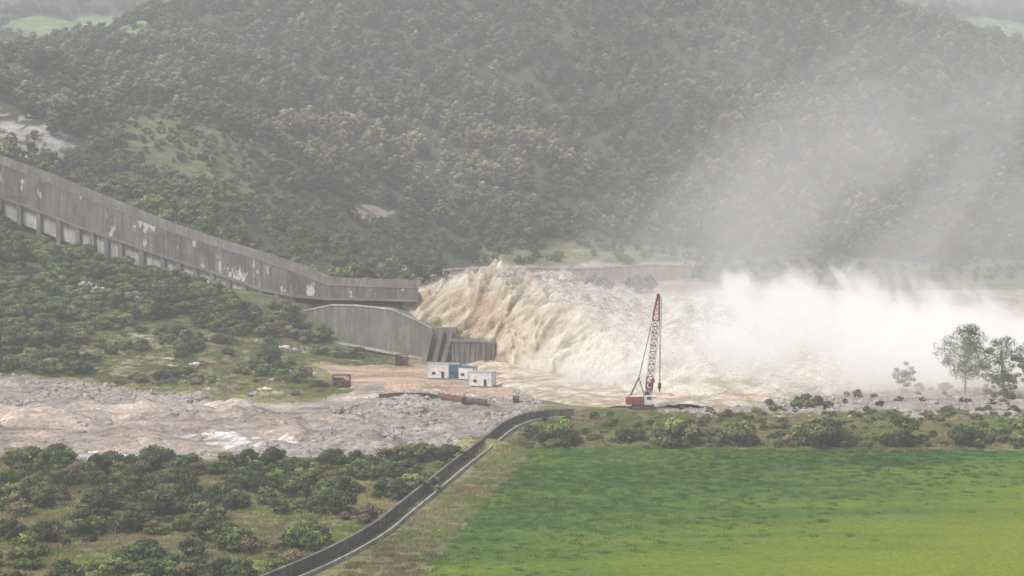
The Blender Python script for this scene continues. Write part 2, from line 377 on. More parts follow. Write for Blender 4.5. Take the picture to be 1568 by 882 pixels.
canal_strip(1.0,1.35,-.5,.9,1); canal_strip(-1.14,.99,-.5,.1,3)
for i in range(0,len(pts)-1,2):
    a=pts[i]+nr[i]*-1.08; cn.box((a[0],a[1],1.15),(.12,.3,2.2),0)
cn.make('irrigation_canal',[m_cond,m_conl,m_cond,m_con])
# ---------------------------------------------------------------- site objects
def container(u,v,L,Wd,Hh,rz,mw,mr,name='shipping_container'):
    g=G(u,v); e=empty(name); b=MB(); c,s=math.cos(rz),math.sin(rz)
    z0=g[2]+.25
    def T(x,y): return (g[0]+x*c-y*s,g[1]+x*s+y*c)
    b.box((g[0],g[1],z0+Hh/2),(L-.15,Wd-.15,Hh-.1),0,rz)
    n=int(L/.55)
    for i in range(n):
        x=-L/2+.4+i*(L-.8)/(n-1)
        for sy in (-1,1):
            q=T(x,sy*(Wd/2-.03)); b.box((q[0],q[1],z0+Hh/2),(.22,.08,Hh-.5),0,rz)
    for sx in (-1,1):
        for sy in (-1,1):
            q=T(sx*(L/2-.08),sy*(Wd/2-.08)); b.box((q[0],q[1],z0+Hh/2),(.2,.2,Hh+.06),1,rz)
    for sy in (-1,1):
        for zz in (.1,Hh-.02):
            q=T(0,sy*(Wd/2-.02)); b.box((q[0],q[1],z0+zz),(L,.14,.18),1,rz)
    q=T(0,0); b.box((q[0],q[1],z0+Hh+.06),(L-.3,Wd-.3,.08),1,rz)
    q=T(L*.22,-Wd/2-.02); b.box((q[0],q[1],z0+1.1),(.9,.1,2.0),2,rz)
    q=T(-L*.2,-Wd/2-.02); b.box((q[0],q[1],z0+1.6),(1.1,.1,.8),2,rz)
    for sx in (-1,1): q=T(sx*L*.35,0); b.box((q[0],q[1],g[2]+.05),(.4,Wd*.9,.5),2,rz)
    b.make('container_shell',[mw,mr,m_dark],e)
container(672,580,6.8,2.8,4.5,-.15,m_white,m_roof,'site_cabin'); container(697,580,3.2,3,4.4,-.15,m_blue,m_roof,'site_cabin')
container(716,582,5.2,3,3.8,-.35,m_white,m_blue,'site_cabin'); container(738,592,7.6,3.4,4.2,-.35,m_white,m_roof,'site_cabin')
def rustbox(u,v,L,Wd,Hh,name):
    g=G(u,v); b=MB()
    for x in (-1,1):
        for y in (-1,1): b.box((g[0]+x*L/2,g[1]+y*Wd/2,g[2]+Hh/2),(.3,.3,Hh),0)
    for z in (.25,Hh*.55,Hh):
        for y in (-1,1): b.box((g[0],g[1]+y*Wd/2,g[2]+z),(L,.22,.25),0)
        for x in (-1,1): b.box((g[0]+x*L/2,g[1],g[2]+z),(.22,Wd,.25),0)
    b.box((g[0]-L*.15,g[1],g[2]+Hh*.42),(L*.55,Wd*.7,Hh*.75),1); b.box((g[0]+L*.28,g[1],g[2]+Hh*.3),(L*.3,Wd*.6,Hh*.5),0)
    b.beam((g[0]-L/2,g[1]-Wd/2,g[2]),(g[0]+L/2,g[1]-Wd/2,g[2]+Hh),.15,0)
    b.make(name,[m_rust,m_dark])
rustbox(523,594,5,3,3.8,'steel_formwork_frame'); rustbox(468,577,3.6,3,2.8,'steel_formwork_frame'); rustbox(615,560,4,3,3.6,'steel_formwork_frame')
rustbox(790,617,1.6,1.6,1.8,'steel_formwork_frame')
for (a,b,r) in [((676,612),(712,618),1.0),((712,618),(745,621),.9)]:
    A_=G(*a);B_=G(*b); m=MB(); m.beam((A_[0],A_[1],A_[2]+r*.8),(B_[0],B_[1],B_[2]+r*.8),r*2,0,14)
    for t in (0,.33,.66,1):
        q=A_*(1-t)+B_*t; d=(B_-A_)/np.linalg.norm(B_-A_)*.15
        m.beam(tuple(q-d+np.array([0,0,r*.8])),tuple(q+d+np.array([0,0,r*.8])),r*2.25,1,14)
    m.make('steel_penstock_pipe',[m_rust,m_dark])
m=MB(); qq=[G(u,v) for u,v in [(580,610),(610,607),(650,608),(680,612)]]
for a,b in zip(qq[:-1],qq[1:]): m.wallseg((a[0],a[1],a[2]-.5),(a[0],a[1],a[2]+1.1),(b[0],b[1],b[2]-.5),(b[0],b[1],b[2]+1.1),(0,.5,0),0)
m.make('retaining_wall',[m_dark])
for (u,v,L,c) in [(298,560,3.5,m_white),(312,560,3,m_rust),(418,584,2.5,m_white),(430,586,2.2,m_white),(442,572,1.8,m_roof),(436,534,3.5,m_white),(450,538,3,m_roof),(490,600,2.4,m_rust),(452,604,2.6,m_rust),(388,606,2,m_roof)]:
    g=G(u,v); m=MB(); m.box((g[0],g[1],g[2]+.4),(L,1.2,.7),0,.3); m.box((g[0]+.5,g[1]+.4,g[2]+.9),(L*.6,.9,.35),0,-.4); m.box((g[0]-.8,g[1]-.5,g[2]+.2),(L*.5,1.4,.25),1,.9)
    m.make('scrap_pile',[c,m_dark],bevel=.05)
# ---------------------------------------------------------------- crawler crane
g=G(985,626); cr=empty('crawler_crane'); gx,gy,gz=g
tr=MB()
for s in (-1,1):
    prof=[(-3.1,.6),(-2.8,.15),(2.8,.15),(3.1,.6),(2.8,1.15),(-2.8,1.15)]
    y0=gy+s*1.9-.45; y1=y0+.9
    tr.poly([(gx+x,y0,gz+z) for x,z in prof],0); tr.poly([(gx+x,y1,gz+z) for x,z in prof][::-1],0)
    for i in range(6):
        j=(i+1)%6; tr.poly([(gx+prof[i][0],y0,gz+prof[i][1]),(gx+prof[i][0],y1,gz+prof[i][1]),(gx+prof[j][0],y1,gz+prof[j][1]),(gx+prof[j][0],y0,gz+prof[j][1])],0)
    for i in range(6): tr.beam((gx-2.4+i*.96,y0-.08,gz+.6),(gx-2.4+i*.96,y0+.02,gz+.6),.7,1,10)
tr.box((gx,gy,gz+.9),(2.6,3,.7),0)
tr.make('crawler_tracks',[m_dark,m_rust],cr)
hs=MB()
hs.box((gx-1.9,gy,gz+2.4),(4.2,3,2.0),0); hs.box((gx-4.2,gy,gz+2.2),(1.0,3.2,1.8),0); hs.box((gx-1.9,gy,gz+3.5),(3.8,2.6,.15),1)
hs.box((gx+1.3,gy-1.0,gz+2.6),(2.2,1.2,2.6),1); hs.box((gx+1.5,gy-1.61,gz+3.1),(1.2,.05,.8),2); hs.box((gx+2.42,gy-1.0,gz+3.0),(.05,.9,.9),2)
hs.box((gx-1.9,gy-1.51,gz+2.3),(2.8,.04,1.0),3)
hs.make('crane_house',[m_red,m_white,m_dark,m_rust],cr,.06)
bm=MB(); foot=Vector((gx+1.2,gy,gz+2.0)); tip=Vector(W(1008,452,gy)); ax=(tip-foot); L=ax.length; d=ax/L; side=Vector((0,1,0)); fr=d.cross(side).normalized()
def sec(t): return .25+ .75*min(1,t/.12) if t<.12 else (1.0 if t<.82 else 1.0-.72*(t-.82)/.18)
K=17
def corner(t,a,b): 
    s=sec(t)*.85; return foot+d*(L*t)+side*(a*s)+fr*(b*s)
for i in range(K):
    t0,t1=i/K,(i+1)/K; mm=0 if (t0>.74 or .1<t0<.2) else 1
    for a,b in ((-1,-1),(1,-1),(1,1),(-1,1)): bm.beam(corner(t0,a,b),corner(t1,a,b),.24,mm)
    cs=[(-1,-1),(1,-1),(1,1),(-1,1)]
    for j in range(4):
        p0=cs[j];p1=cs[(j+1)%4]
        bm.beam(corner(t0,*p0),corner(t0,*p1),.11,0 if i%3 else 2)
        bm.beam(corner(t0,*(p0 if i%2 else p1)),corner(t1,*(p1 if i%2 else p0)),.13,0 if mm==0 or i%4==1 else 2)
bm.beam(tip-side*.5,tip+side*.5,.9,2,12); bm.box(tip+Vector((.2,0,-.9)),(.7,.8,1.2),0)
bm.make('lattice_boom',[m_red,m_white,m_dark],cr)
cbx=MB(); back=Vector((gx-3.5,gy,gz+3.6)); mast=Vector((gx-1.2,gy,gz+8.5))
for s in (-1,1):
    o=Vector((0,s*.9,0))
    cbx.beam(back+o,mast+o*.6,.15,1); cbx.beam(Vector((gx+.3,gy,gz+3.5))+o,mast+o*.6,.15,1)
    cbx.beam(mast+o*.6,tip+o*.4,.09,1); 
cbx.beam(tip+Vector((.9,0,-.4)),Vector((tip.x+.6,gy,gz+7.0)),.09,1); cbx.beam(tip+Vector((.5,0,-.4)),Vector((tip.x+.4,gy,gz+7.0)),.09,1)
cbx.box((tip.x+.5,gy,gz+6.3),(.8,.6,1.6),1); cbx.beam((tip.x+.5,gy,gz+5.6),(tip.x+.5,gy,gz+4.6),.25,1)
for k in range(4): cbx.box((gx+.9+k*.5,gy-1.1,gz+4.4+k*1.1),(1.2,.8,.8),0 if k%2 else 1)
cbx.make('crane_rigging',[m_red,m_dark,m_white],cr)
# ---------------------------------------------------------------- vegetation sources
def foliage(name,c,c2=None,tr=.3):
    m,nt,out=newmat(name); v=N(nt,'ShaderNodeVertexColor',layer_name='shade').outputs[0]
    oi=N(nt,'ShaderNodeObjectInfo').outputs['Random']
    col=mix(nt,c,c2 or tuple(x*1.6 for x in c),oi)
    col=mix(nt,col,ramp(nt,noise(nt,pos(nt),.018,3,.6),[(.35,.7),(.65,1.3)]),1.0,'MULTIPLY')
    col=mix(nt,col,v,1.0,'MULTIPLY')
    d=N(nt,'ShaderNodeBsdfDiffuse'); t=N(nt,'ShaderNodeBsdfTranslucent'); ms=N(nt,'ShaderNodeMixShader'); ms.inputs[0].default_value=tr
    nt.links.new(col,d.inputs[0]); nt.links.new(col,t.inputs[0]); nt.links.new(d.outputs[0],ms.inputs[1]); nt.links.new(t.outputs[0],ms.inputs[2]); nt.links.new(ms.outputs[0],out.inputs[0])
    return m
m_bark=flat('bark',(.16,.13,.10),.95)
def tree_mesh(name,h,cr,trunk,ncl,nlf,leaf,mat,seed,ratio=1.0,lean=0.0,spread=.32,tw=.035):
    r=np.random.default_rng(seed); V=[];Fc=[];S=[];MI=[]
    def cone(a,b,r0,r1,n=5):
        a=np.array(a,float);b=np.array(b,float); d=b-a; d/=np.linalg.norm(d)+1e-9; u=np.cross(d,[.3,.9,.2]); u/=np.linalg.norm(u); v=np.cross(d,u); k=len(V)
        for q,rr in ((a,r0),(b,r1)):
            for i in range(n): V.append(q+(u*math.cos(6.283*i/n)+v*math.sin(6.283*i/n))*rr); S.append(1)
        for i in range(n): Fc.append((k+i,k+(i+1)%n,k+n+(i+1)%n,k+n+i)); MI.append(0)
    tw=h*tw; fork=np.array([lean*trunk,0,trunk])
    cone((0,0,-.5),fork,tw,tw*.7,7); top=np.array([lean*h*.8,0,h*.85]); cone(fork,top,tw*.7,tw*.15,6)
    cz=(trunk*.6+h)/2; rz=(h-trunk*.6)/2
    cs=[]
    for i in range(ncl):
        a=r.uniform(0,6.283); zz=r.uniform(-1,1); q=math.sqrt(max(0,1-zz*zz))*r.uniform(.35,1.0)**.6
        rad=cr*(1.0 if zz<0 else 1-.25*zz)
        c=np.array([math.cos(a)*q*rad+lean*cz*1.0,math.sin(a)*q*rad,cz+zz*rz*.82]); cs.append(c)
        if trunk>0.5:
            f=r.uniform(.1,.8); s0=fork*(1-f)+top*f; mid=(s0+c)/2+np.array([0,0,-.3]); cone(s0,mid,tw*.3,tw*.18,4); cone(mid,c,tw*.18,tw*.06,4)
    for c in cs:
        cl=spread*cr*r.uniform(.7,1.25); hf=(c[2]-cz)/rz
        sh=(.78+.38*hf)*r.uniform(.6,1.35)  # crown tops lighter, undersides darker: overhead light put into leaf colour
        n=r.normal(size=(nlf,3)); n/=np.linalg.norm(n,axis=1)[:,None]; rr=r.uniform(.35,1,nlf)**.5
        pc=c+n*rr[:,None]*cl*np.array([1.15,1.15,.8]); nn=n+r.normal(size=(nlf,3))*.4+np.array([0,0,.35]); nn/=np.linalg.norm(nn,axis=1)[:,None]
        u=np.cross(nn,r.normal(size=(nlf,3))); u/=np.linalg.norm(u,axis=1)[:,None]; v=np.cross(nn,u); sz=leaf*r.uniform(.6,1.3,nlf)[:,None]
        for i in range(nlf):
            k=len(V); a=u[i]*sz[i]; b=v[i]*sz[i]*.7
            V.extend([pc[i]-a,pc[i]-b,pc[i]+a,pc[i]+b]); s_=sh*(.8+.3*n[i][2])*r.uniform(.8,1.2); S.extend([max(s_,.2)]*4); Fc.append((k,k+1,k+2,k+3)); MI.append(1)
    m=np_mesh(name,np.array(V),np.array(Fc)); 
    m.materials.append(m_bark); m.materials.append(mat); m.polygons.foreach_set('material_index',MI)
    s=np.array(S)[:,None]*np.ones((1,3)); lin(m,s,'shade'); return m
def coll(name,meshes):
    c=bpy.data.collections.new(name)
    for i,m in enumerate(meshes): c.objects.link(bpy.data.objects.new('%s_%02d'%(name,i),m))
    return c
def scatter(name,pts,scl,rz,vi,collection,sz=None):
    m=bpy.data.meshes.new(name); m.vertices.add(len(pts)); m.vertices.foreach_set('co',np.asarray(pts,np.float32).ravel())
    for nm,ty,val in (('scl','FLOAT',scl),('rz','FLOAT',rz),('vi','INT',vi)):
        a=m.attributes.new(nm,ty,'POINT'); a.data.foreach_set('value',np.asarray(val,np.int32 if ty=='INT' else np.float32))
    o=obj(name,m); ng=bpy.data.node_groups.new(name,'GeometryNodeTree')
    ng.interface.new_socket('Geometry',in_out='INPUT',socket_type='NodeSocketGeometry'); ng.interface.new_socket('Geometry',in_out='OUTPUT',socket_type='NodeSocketGeometry')
    gi=ng.nodes.new('NodeGroupInput'); go=ng.nodes.new('NodeGroupOutput'); ip=ng.nodes.new('GeometryNodeInstanceOnPoints'); ci=ng.nodes.new('GeometryNodeCollectionInfo')
    ci.inputs['Collection'].default_value=collection; ci.inputs['Separate Children'].default_value=True; ci.inputs['Reset Children'].default_value=True
    def at(nm,ty):
        n=ng.nodes.new('GeometryNodeInputNamedAttribute'); n.data_type=ty; n.inputs[0].default_value=nm
        return [s for s in n.outputs if s.enabled][0]
    cx=ng.nodes.new('ShaderNodeCombineXYZ'); er=ng.nodes.new('FunctionNodeEulerToRotation')
    L=ng.links.new; L(gi.outputs[0],ip.inputs['Points']); L(ci.outputs[0],ip.inputs['Instance']); ip.inputs['Pick Instance'].default_value=True
    L(at('vi','INT'),ip.inputs['Instance Index']); L(at('rz','FLOAT'),cx.inputs[2]); L(cx.outputs[0],er.inputs[0]); L(er.outputs[0],ip.inputs['Rotation']); L(at('scl','FLOAT'),ip.inputs['Scale'])
    L(ip.outputs[0],go.inputs[0]); md=o.modifiers.new('scatter','NODES'); md.node_group=ng; return o
f_dark=foliage('foliage_dark',(.11,.135,.06),(.22,.24,.105)); f_ol=foliage('foliage_olive',(.215,.23,.09),(.33,.33,.14))
f_tan=foliage('foliage_tan',(.36,.32,.17),(.47,.42,.24)); f_gr=foliage('foliage_green',(.19,.25,.075),(.31,.37,.12)); f_gry=foliage('foliage_grey',(.28,.28,.21),(.38,.37,.30))
f_br=foliage('foliage_brown',(.24,.19,.11),(.32,.25,.16)); f_wh=foliage('blossom',(.6,.6,.55),(.7,.7,.65)); f_yel=foliage('foliage_yellow',(.36,.40,.07),(.44,.43,.11))
f_sd=foliage('shrub_dark',(.09,.12,.05),(.17,.20,.085)); f_so=foliage('shrub_olive',(.19,.205,.08),(.29,.29,.12)); f_sg=foliage('shrub_green',(.17,.23,.07),(.26,.32,.10))
T=[]
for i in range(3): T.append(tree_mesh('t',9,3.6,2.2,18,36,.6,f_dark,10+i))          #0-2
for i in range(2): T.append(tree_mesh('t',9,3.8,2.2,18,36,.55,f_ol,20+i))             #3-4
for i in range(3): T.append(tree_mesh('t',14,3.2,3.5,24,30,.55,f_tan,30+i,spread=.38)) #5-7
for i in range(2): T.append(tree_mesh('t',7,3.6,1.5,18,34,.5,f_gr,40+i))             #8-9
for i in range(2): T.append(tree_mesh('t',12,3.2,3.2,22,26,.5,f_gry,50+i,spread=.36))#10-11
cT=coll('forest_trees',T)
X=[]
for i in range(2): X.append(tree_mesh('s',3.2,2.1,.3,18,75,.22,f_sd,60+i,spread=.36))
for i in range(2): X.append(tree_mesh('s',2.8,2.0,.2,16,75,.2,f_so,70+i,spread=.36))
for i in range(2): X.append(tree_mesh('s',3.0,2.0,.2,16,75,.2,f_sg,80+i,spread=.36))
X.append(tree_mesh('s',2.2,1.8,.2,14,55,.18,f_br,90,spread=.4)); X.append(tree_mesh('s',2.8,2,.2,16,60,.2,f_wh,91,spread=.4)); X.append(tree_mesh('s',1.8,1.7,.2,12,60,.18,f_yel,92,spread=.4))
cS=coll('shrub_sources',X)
def tuft(name,n,h,mat,seed,spread=.5,wd=.05):
    r=np.random.default_rng(seed); V=[];Q=[];S=[]
    for i in range(n):
        a=r.uniform(0,6.28); b=r.normal(0,spread,2); l=h*r.uniform(.5,1.2); t=r.normal(0,.35*h,2); k=len(V)
        dx,dy=math.cos(a)*wd,math.sin(a)*wd
        V+= [(b[0]-dx,b[1]-dy,-.05),(b[0]+dx,b[1]+dy,-.05),(b[0]+t[0]+dx*.3,b[1]+t[1]+dy*.3,l),(b[0]+t[0]-dx*.3,b[1]+t[1]-dy*.3,l)]
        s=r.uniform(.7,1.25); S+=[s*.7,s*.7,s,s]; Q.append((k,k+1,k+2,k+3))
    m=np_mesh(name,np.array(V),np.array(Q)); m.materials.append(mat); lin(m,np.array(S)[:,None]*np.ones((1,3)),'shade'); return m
g_ol=foliage('grass_olive',(.29,.29,.105),(.38,.36,.15),.3); g_br=foliage('grass_dry',(.37,.31,.155),(.46,.39,.21),.3); g_gr=foliage('grass_green',(.23,.30,.075),(.3,.35,.09),.3)
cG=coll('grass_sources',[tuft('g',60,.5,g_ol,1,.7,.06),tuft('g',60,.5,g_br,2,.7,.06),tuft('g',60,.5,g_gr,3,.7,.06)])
def rnd(n,y0,y1,k=.36,add=15):
    y=rng.uniform(y0,y1,n); wd=k*y+add; x=rng.uniform(-1,1,n)*wd
    keep=rng.uniform(0,1,n)<wd/(k*y1+add); return x[keep],y[keep]
x,y=rnd(30000,735,1640,.33); z=H(x,y)
keep=np.ones(len(x),bool)
def inn(k,j=4,s=20): return inp(P[k],x,y,j,s)
fb=inn('farbank'); keep&=~(inn('river'));  keep&=~((fb)&(rng.uniform(size=len(x))>.45)); keep&=~inn('path1',4)&~inn('path2',4)
keep&=~(inn('sandbank',2)&(rng.uniform(size=len(x))>.08)); keep&=~(inn('rockface',10)&(rng.uniform(size=len(x))>.15)); 
gh=inn('grasshill',14,30)
keep&=(z>2.0); 
xc=np.array([W(s[0],0,s[3])[0] for s in st]); yc=np.array([s[3] for s in st]); yw=np.interp(x,xc,yc)
keep&=~((x<-28)&(y<yw+34))
nz=fbm(x/60,y/60,4.4,3); u=rng.uniform(size=len(x))
vi=np.where(nz+rng.normal(0,.14,len(x))>.08,rng.integers(0,3,len(x)),np.where(u<.45,rng.integers(3,5,len(x)),np.where(u<.72,rng.integers(10,12,len(x)),rng.integers(0,3,len(x)))))
scl=rng.uniform(.65,1.4,len(x))
mt=inn('tan',12,40)&(u<.8); vi=np.where(mt,rng.integers(5,8,len(x)),vi)
ml=inn('lite',15,40)&(u<.65); vi=np.where(ml,np.where(u<.25,rng.integers(5,8,len(x)),rng.integers(3,5,len(x))),vi)
nearl=(y<900)&(x<-20); vi=np.where(nearl&(u<.65),rng.integers(8,10,len(x)),vi); scl=np.where(nearl,scl*.72,scl)
mg_=inn('lgreen',10,40)|gh|fb; vi=np.where(mg_&(u<.8),rng.integers(8,10,len(x)),vi); scl=np.where(mg_,scl*.6,scl); scl=np.where(gh,scl*.8,scl)
ri=(rng.uniform(size=len(x))<.09)&(z>60); vi=np.where(ri,rng.integers(5,8,len(x)),vi)
scl=np.where((vi>=5)&(vi<8),scl*.85,scl)
thin=rng.uniform(size=len(x))<np.where(nearl|mg_,1.0,.52); keep&=thin
print('forest',keep.sum())
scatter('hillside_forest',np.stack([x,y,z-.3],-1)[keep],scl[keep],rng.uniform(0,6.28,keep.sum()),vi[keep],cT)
q=np.array([W(rng.uniform(870,1000),rng.uniform(440,450),rng.uniform(938,952)) for i in range(34)]); q[:,2]=H(q[:,0],q[:,1])+.4
scatter('riverbank_thicket',q,rng.uniform(.45,.85,34),rng.uniform(0,6.28,34),rng.choice([0,1,2,3,10],34),cT)
x,y=rnd(9000,1640,3200,.33); z=H(x,y); keep=(fbm(x/220,y/220,2.2,3)>-.02)&~pip(P['fieldL'],x,y)&~pip(P['fieldR'],x,y); k=keep.sum()
scatter('distant_tree_belt',np.stack([x,y,z-.3],-1)[keep],rng.uniform(.9,1.5,k),rng.uniform(0,6.28,k),rng.integers(0,5,k),cT)
def place(polys,n,y0,y1,kk=.33,noise_s=12,thr=-.05):
    x,y=rnd(n,y0,y1,kk); m=np.zeros(len(x),bool)
    for p_ in polys: m|=inp(P[p_],x,y,2)
    m&=fbm(x/noise_s,y/noise_s,7.7,3)>thr
    x,y=x[m],y[m]; return x,y,H(x,y)
x,y,z=place(['slope'],11500,555,735,.36,12,-.16); ok=~((x<-28)&(y>np.interp(x,xc,yc)-4)); x,y,z=x[ok],y[ok],z[ok]; k=len(x)
vi=rng.choice([0,1,2,3,4,5,7,8,6],k,p=[.11,.11,.19,.19,.18,.18,.006,.014,.02]); print('slope',k)
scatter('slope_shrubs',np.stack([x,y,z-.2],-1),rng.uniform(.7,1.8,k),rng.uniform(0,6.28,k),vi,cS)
bl=np.array([G(u,v) for u,v in [(132,452),(140,448),(150,454),(144,456),(196,468),(204,466),(136,444),(230,480)]])
scatter('blossoming_bushes',bl-np.array([0,0,.2]),rng.uniform(1.0,1.7,len(bl)),rng.uniform(0,6.28,len(bl)),np.full(len(bl),7),cS)
x,y,z=place(['terrace'],5000,555,660,.36,10,.12); k=len(x)
scatter('terrace_shrubs',np.stack([x,y,z-.1],-1),rng.uniform(.4,1.2,k),rng.uniform(0,6.28,k),rng.choice([0,1,2,3,4,5,8,6],k,p=[.15,.15,.15,.15,.15,.15,.06,.04]),cS)
x,y,z=place(['rocks'],3500,500,600,.36,7,.1); k=len(x)
scatter('riverbank_shrubs',np.stack([x,y,z-.1],-1),rng.uniform(.25,.8,k),rng.uniform(0,6.28,k),rng.choice([0,1,2,3,4,5,6],k),cS)
x,y,z=place(['fore'],6200,280,470,.33,14,-.06); k=len(x); print('fore',k)
dk=fbm(x/18,y/18,3.1,2)
vi=np.where(dk+rng.normal(0,.1,k)>.17,rng.integers(0,2,k),rng.choice([0,1,2,3,4,5,6],k)); big=rng.uniform(size=k)
dcan=np.min(np.hypot(x[:,None]-pts[None,:,0],y[:,None]-pts[None,:,1]),axis=1); ok=dcan>3.5
scatter('foreground_shrubs',np.stack([x,y,z-.1],-1)[ok],(np.where(big<.3,rng.uniform(.9,1.5,k),rng.uniform(.3,.8,k)))[ok],rng.uniform(0,6.28,ok.sum()),vi[ok],cS)
hx=[];
for u_,s_ in [(855,1.9),(950,1.0),(975,.9),(1040,2.1),(1110,1.5),(1140,1.8),(1225,1.8),(1260,2.2),(1285,1.6),(1365,2.1),(1490,1.6),(1530,1.3),(1562,1.9),(1630,2)]:
    g=G(u_,683-(0 if s_>1.4 else 6)); 
    for k in range(4): hx.append((g[0]+rng.normal(0,1.6),g[1]+rng.normal(0,1),g[2]-.2,s_*rng.uniform(.5,1.0) if k else s_*1.15))
for i in range(330):
    u_=rng.uniform(800,1700); v_=rng.uniform(636,688); g=G(u_,v_); hx.append((g[0],g[1],g[2]-.1,rng.uniform(.2,.75)))
hx=np.array(hx); k=len(hx)
scatter('field_hedge',hx[:,:3],hx[:,3],rng.uniform(0,6.28,k),rng.choice([0,1,2,3,4,5,6,8],k,p=[.16,.14,.16,.16,.16,.14,.06,.02]),cS)
x,y,z=place(['fore','verge','hedge','terrace','slope'],75000,285,690,.33,10,-.6); k=len(x); print('grass',k)
nz=fbm(x/15,y/15,8.8,2)+rng.normal(0,.1,k)
dcan=np.min(np.hypot(x[:,None]-pts[None,::2,0],y[:,None]-pts[None,::2,1]),axis=1); ok=dcan>2.6
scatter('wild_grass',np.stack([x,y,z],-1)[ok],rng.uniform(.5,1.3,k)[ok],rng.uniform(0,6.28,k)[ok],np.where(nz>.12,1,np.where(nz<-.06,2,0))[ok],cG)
# ---------------------------------------------------------------- green field
mf,nt,out=newmat('crop_green'); p=pos(nt); 
g1=mix(nt,(.065,.165,.03),(.14,.24,.04),ramp(nt,noise(nt,pos(nt,.35,2.0,1),.05,5,.65),[(.42,0.0),(.6,1.0)]))
sx=N(nt,'ShaderNodeSeparateXYZ'); nt.links.new(p,sx.inputs[0])
gr=mth(nt,'ADD',mth(nt,'MULTIPLY',sx.outputs[0],.0075),mth(nt,'MULTIPLY',mth(nt,'SUBTRACT',368,sx.outputs[1]),.0085))
gr=mth(nt,'ADD',gr,mth(nt,'MULTIPLY',mth(nt,'SUBTRACT',noise(nt,pos(nt,.4,1.5,1),.045,5,.6),.5),1.3))
g1=mix(nt,g1,(.27,.33,.02),ramp(nt,gr,[(.2,0.0),(.95,.95)]))
g1=mix(nt,g1,ramp(nt,noise(nt,p,1.2,6,.75),[(.3,.6),(.7,1.35)]),1.0,'MULTIPLY')
g1=mix(nt,g1,(.32,.37,.06),mth(nt,'MULTIPLY',ramp(nt,noise(nt,p,.25,4,.7),[(.62,0.0),(.68,1.0)]),.5))
pbsdf(nt,out,g1,.9,.1,noise(nt,p,2.5,5,.8),1.0,.4)
fx,fy=np.meshgrid(np.arange(-60,170,1.2),np.arange(250,462,1.2)); fz=H(fx,fy)+.12+fbm(fx/3,fy/3,2.2,3)*.12
m=grid_mesh('crop_field',fx,fy,fz); ins=inp(P['field'],fx.ravel(),fy.ravel(),.6,6).reshape(fx.shape)
bmm=bmesh.new(); bmm.from_mesh(m); bmm.verts.ensure_lookup_table(); fl=ins.ravel()
bmesh.ops.delete(bmm,geom=[v for v in bmm.verts if not fl[v.index]],context='VERTS'); bmm.to_mesh(m); bmm.free()
obj('crop_field',m,[mf],True)
c_f=foliage('crop_leaf',(.08,.18,.03),(.13,.24,.04),.35); c_y=foliage('crop_leaf_yellow',(.27,.34,.05),(.34,.39,.07),.3)
cF=coll('crop_sources',[tuft('c',40,.3,c_f,5,.6,.05),tuft('c',60,.5,c_y,6,.5,.06)])
x=rng.uniform(-60,170,26000); y=rng.uniform(255,462,26000); ok=inp(P['field'],x,y,.6,6); x,y=x[ok],y[ok]
q_=(x*.006+(385-y)*.0075)<.3+rng.normal(0,.2,len(x)); x,y=x[q_],y[q_]; k=len(x); z=H(x,y)+.1
cl_=(fbm(x/4,y/2.5,6.1,2)>.36)
scatter('crop_plants',np.stack([x,y,z],-1),rng.uniform(.6,1.2,k),rng.uniform(0,6.28,k),np.where(cl_,1,0),cF)
# ---------------------------------------------------------------- rocks
m_rock=flat('rock',(.45,.40,.355),.95,.4,1.0,.1,(.2,.16,.12),.4)
def rock(seed):
    bmr=bmesh.new(); bmesh.ops.create_icosphere(bmr,subdivisions=2,radius=.5); r=np.random.default_rng(seed); o=r.uniform(0,50,3); sc_=r.uniform(.6,1.2,3)
    for v in bmr.verts:
        n_=float(fbm(np.array([v.co.x*2.2+o[0]]),np.array([v.co.y*2.2+o[1]]),np.array([v.co.z*2.2+o[2]]),3)[0]); v.co*=1+n_*.9; v.co.x*=sc_[0];v.co.y*=sc_[1];v.co.z*=sc_[2]*.7
    m=bpy.data.meshes.new('r'); bmr.to_mesh(m); bmr.free(); m.materials.append(m_rock); return m
cR=coll('rock_sources',[rock(i) for i in range(5)])
x,y=rnd(60000,400,640,.33); m_=(inp(P['gravel'],x,y,3)&~inp(P['track'],x,y,1.5)&~inp(P['yard'],x,y,1.5)&~(inp(P['wet'],x,y,4)&(rng.uniform(size=len(x))>.12)))|inp(P['rocks'],x,y,2)
m_&=(fbm(x/9,y/9,1.7,3)>-.12); x,y=x[m_],y[m_]; k=len(x); print('rocks',k)
s_=rng.exponential(.45,k)+.22; s_*=1+1.6*np.clip(fbm(x/12,y/12,3.3,2)*2,0,1); scatter('gravel_rocks',np.stack([x,y,H(x,y)],-1),np.minimum(s_,3.4),rng.uniform(0,6.28,k),rng.integers(0,5,k),cR)
# ---------------------------------------------------------------- river surface
fx,fy=np.meshgrid(np.arange(-55,340,1.5),np.arange(515,965,1.8)); 
ins=inp(P['river'],fx,fy,1.5,10).astype(float)
for k in range(5):
    ins[1:-1,1:-1]=(ins[1:-1,1:-1]*2+ins[:-2,1:-1]+ins[2:,1:-1]+ins[1:-1,:-2]+ins[1:-1,2:])/6
fz=H(fx,fy)-.9+ins*(1.2+fbm(fx/8,fy/5,.4,4,True)*2.4)
m=grid_mesh('river',fx,fy,fz); fl=(ins.ravel()>.02)
bmm=bmesh.new(); bmm.from_mesh(m); bmm.verts.ensure_lookup_table()
bmesh.ops.delete(bmm,geom=[v for v in bmm.verts if not fl[v.index]],context='VERTS'); bmm.to_mesh(m); bmm.free()
mr,nt,out=newmat('muddy_river_water'); p=pos(nt)
c_=mix(nt,(.40,.29,.17),(.80,.72,.60),ramp(nt,noise(nt,pos(nt,.45,1,1),.25,7,.78),[(.45,0.0),(.6,1.0)]))
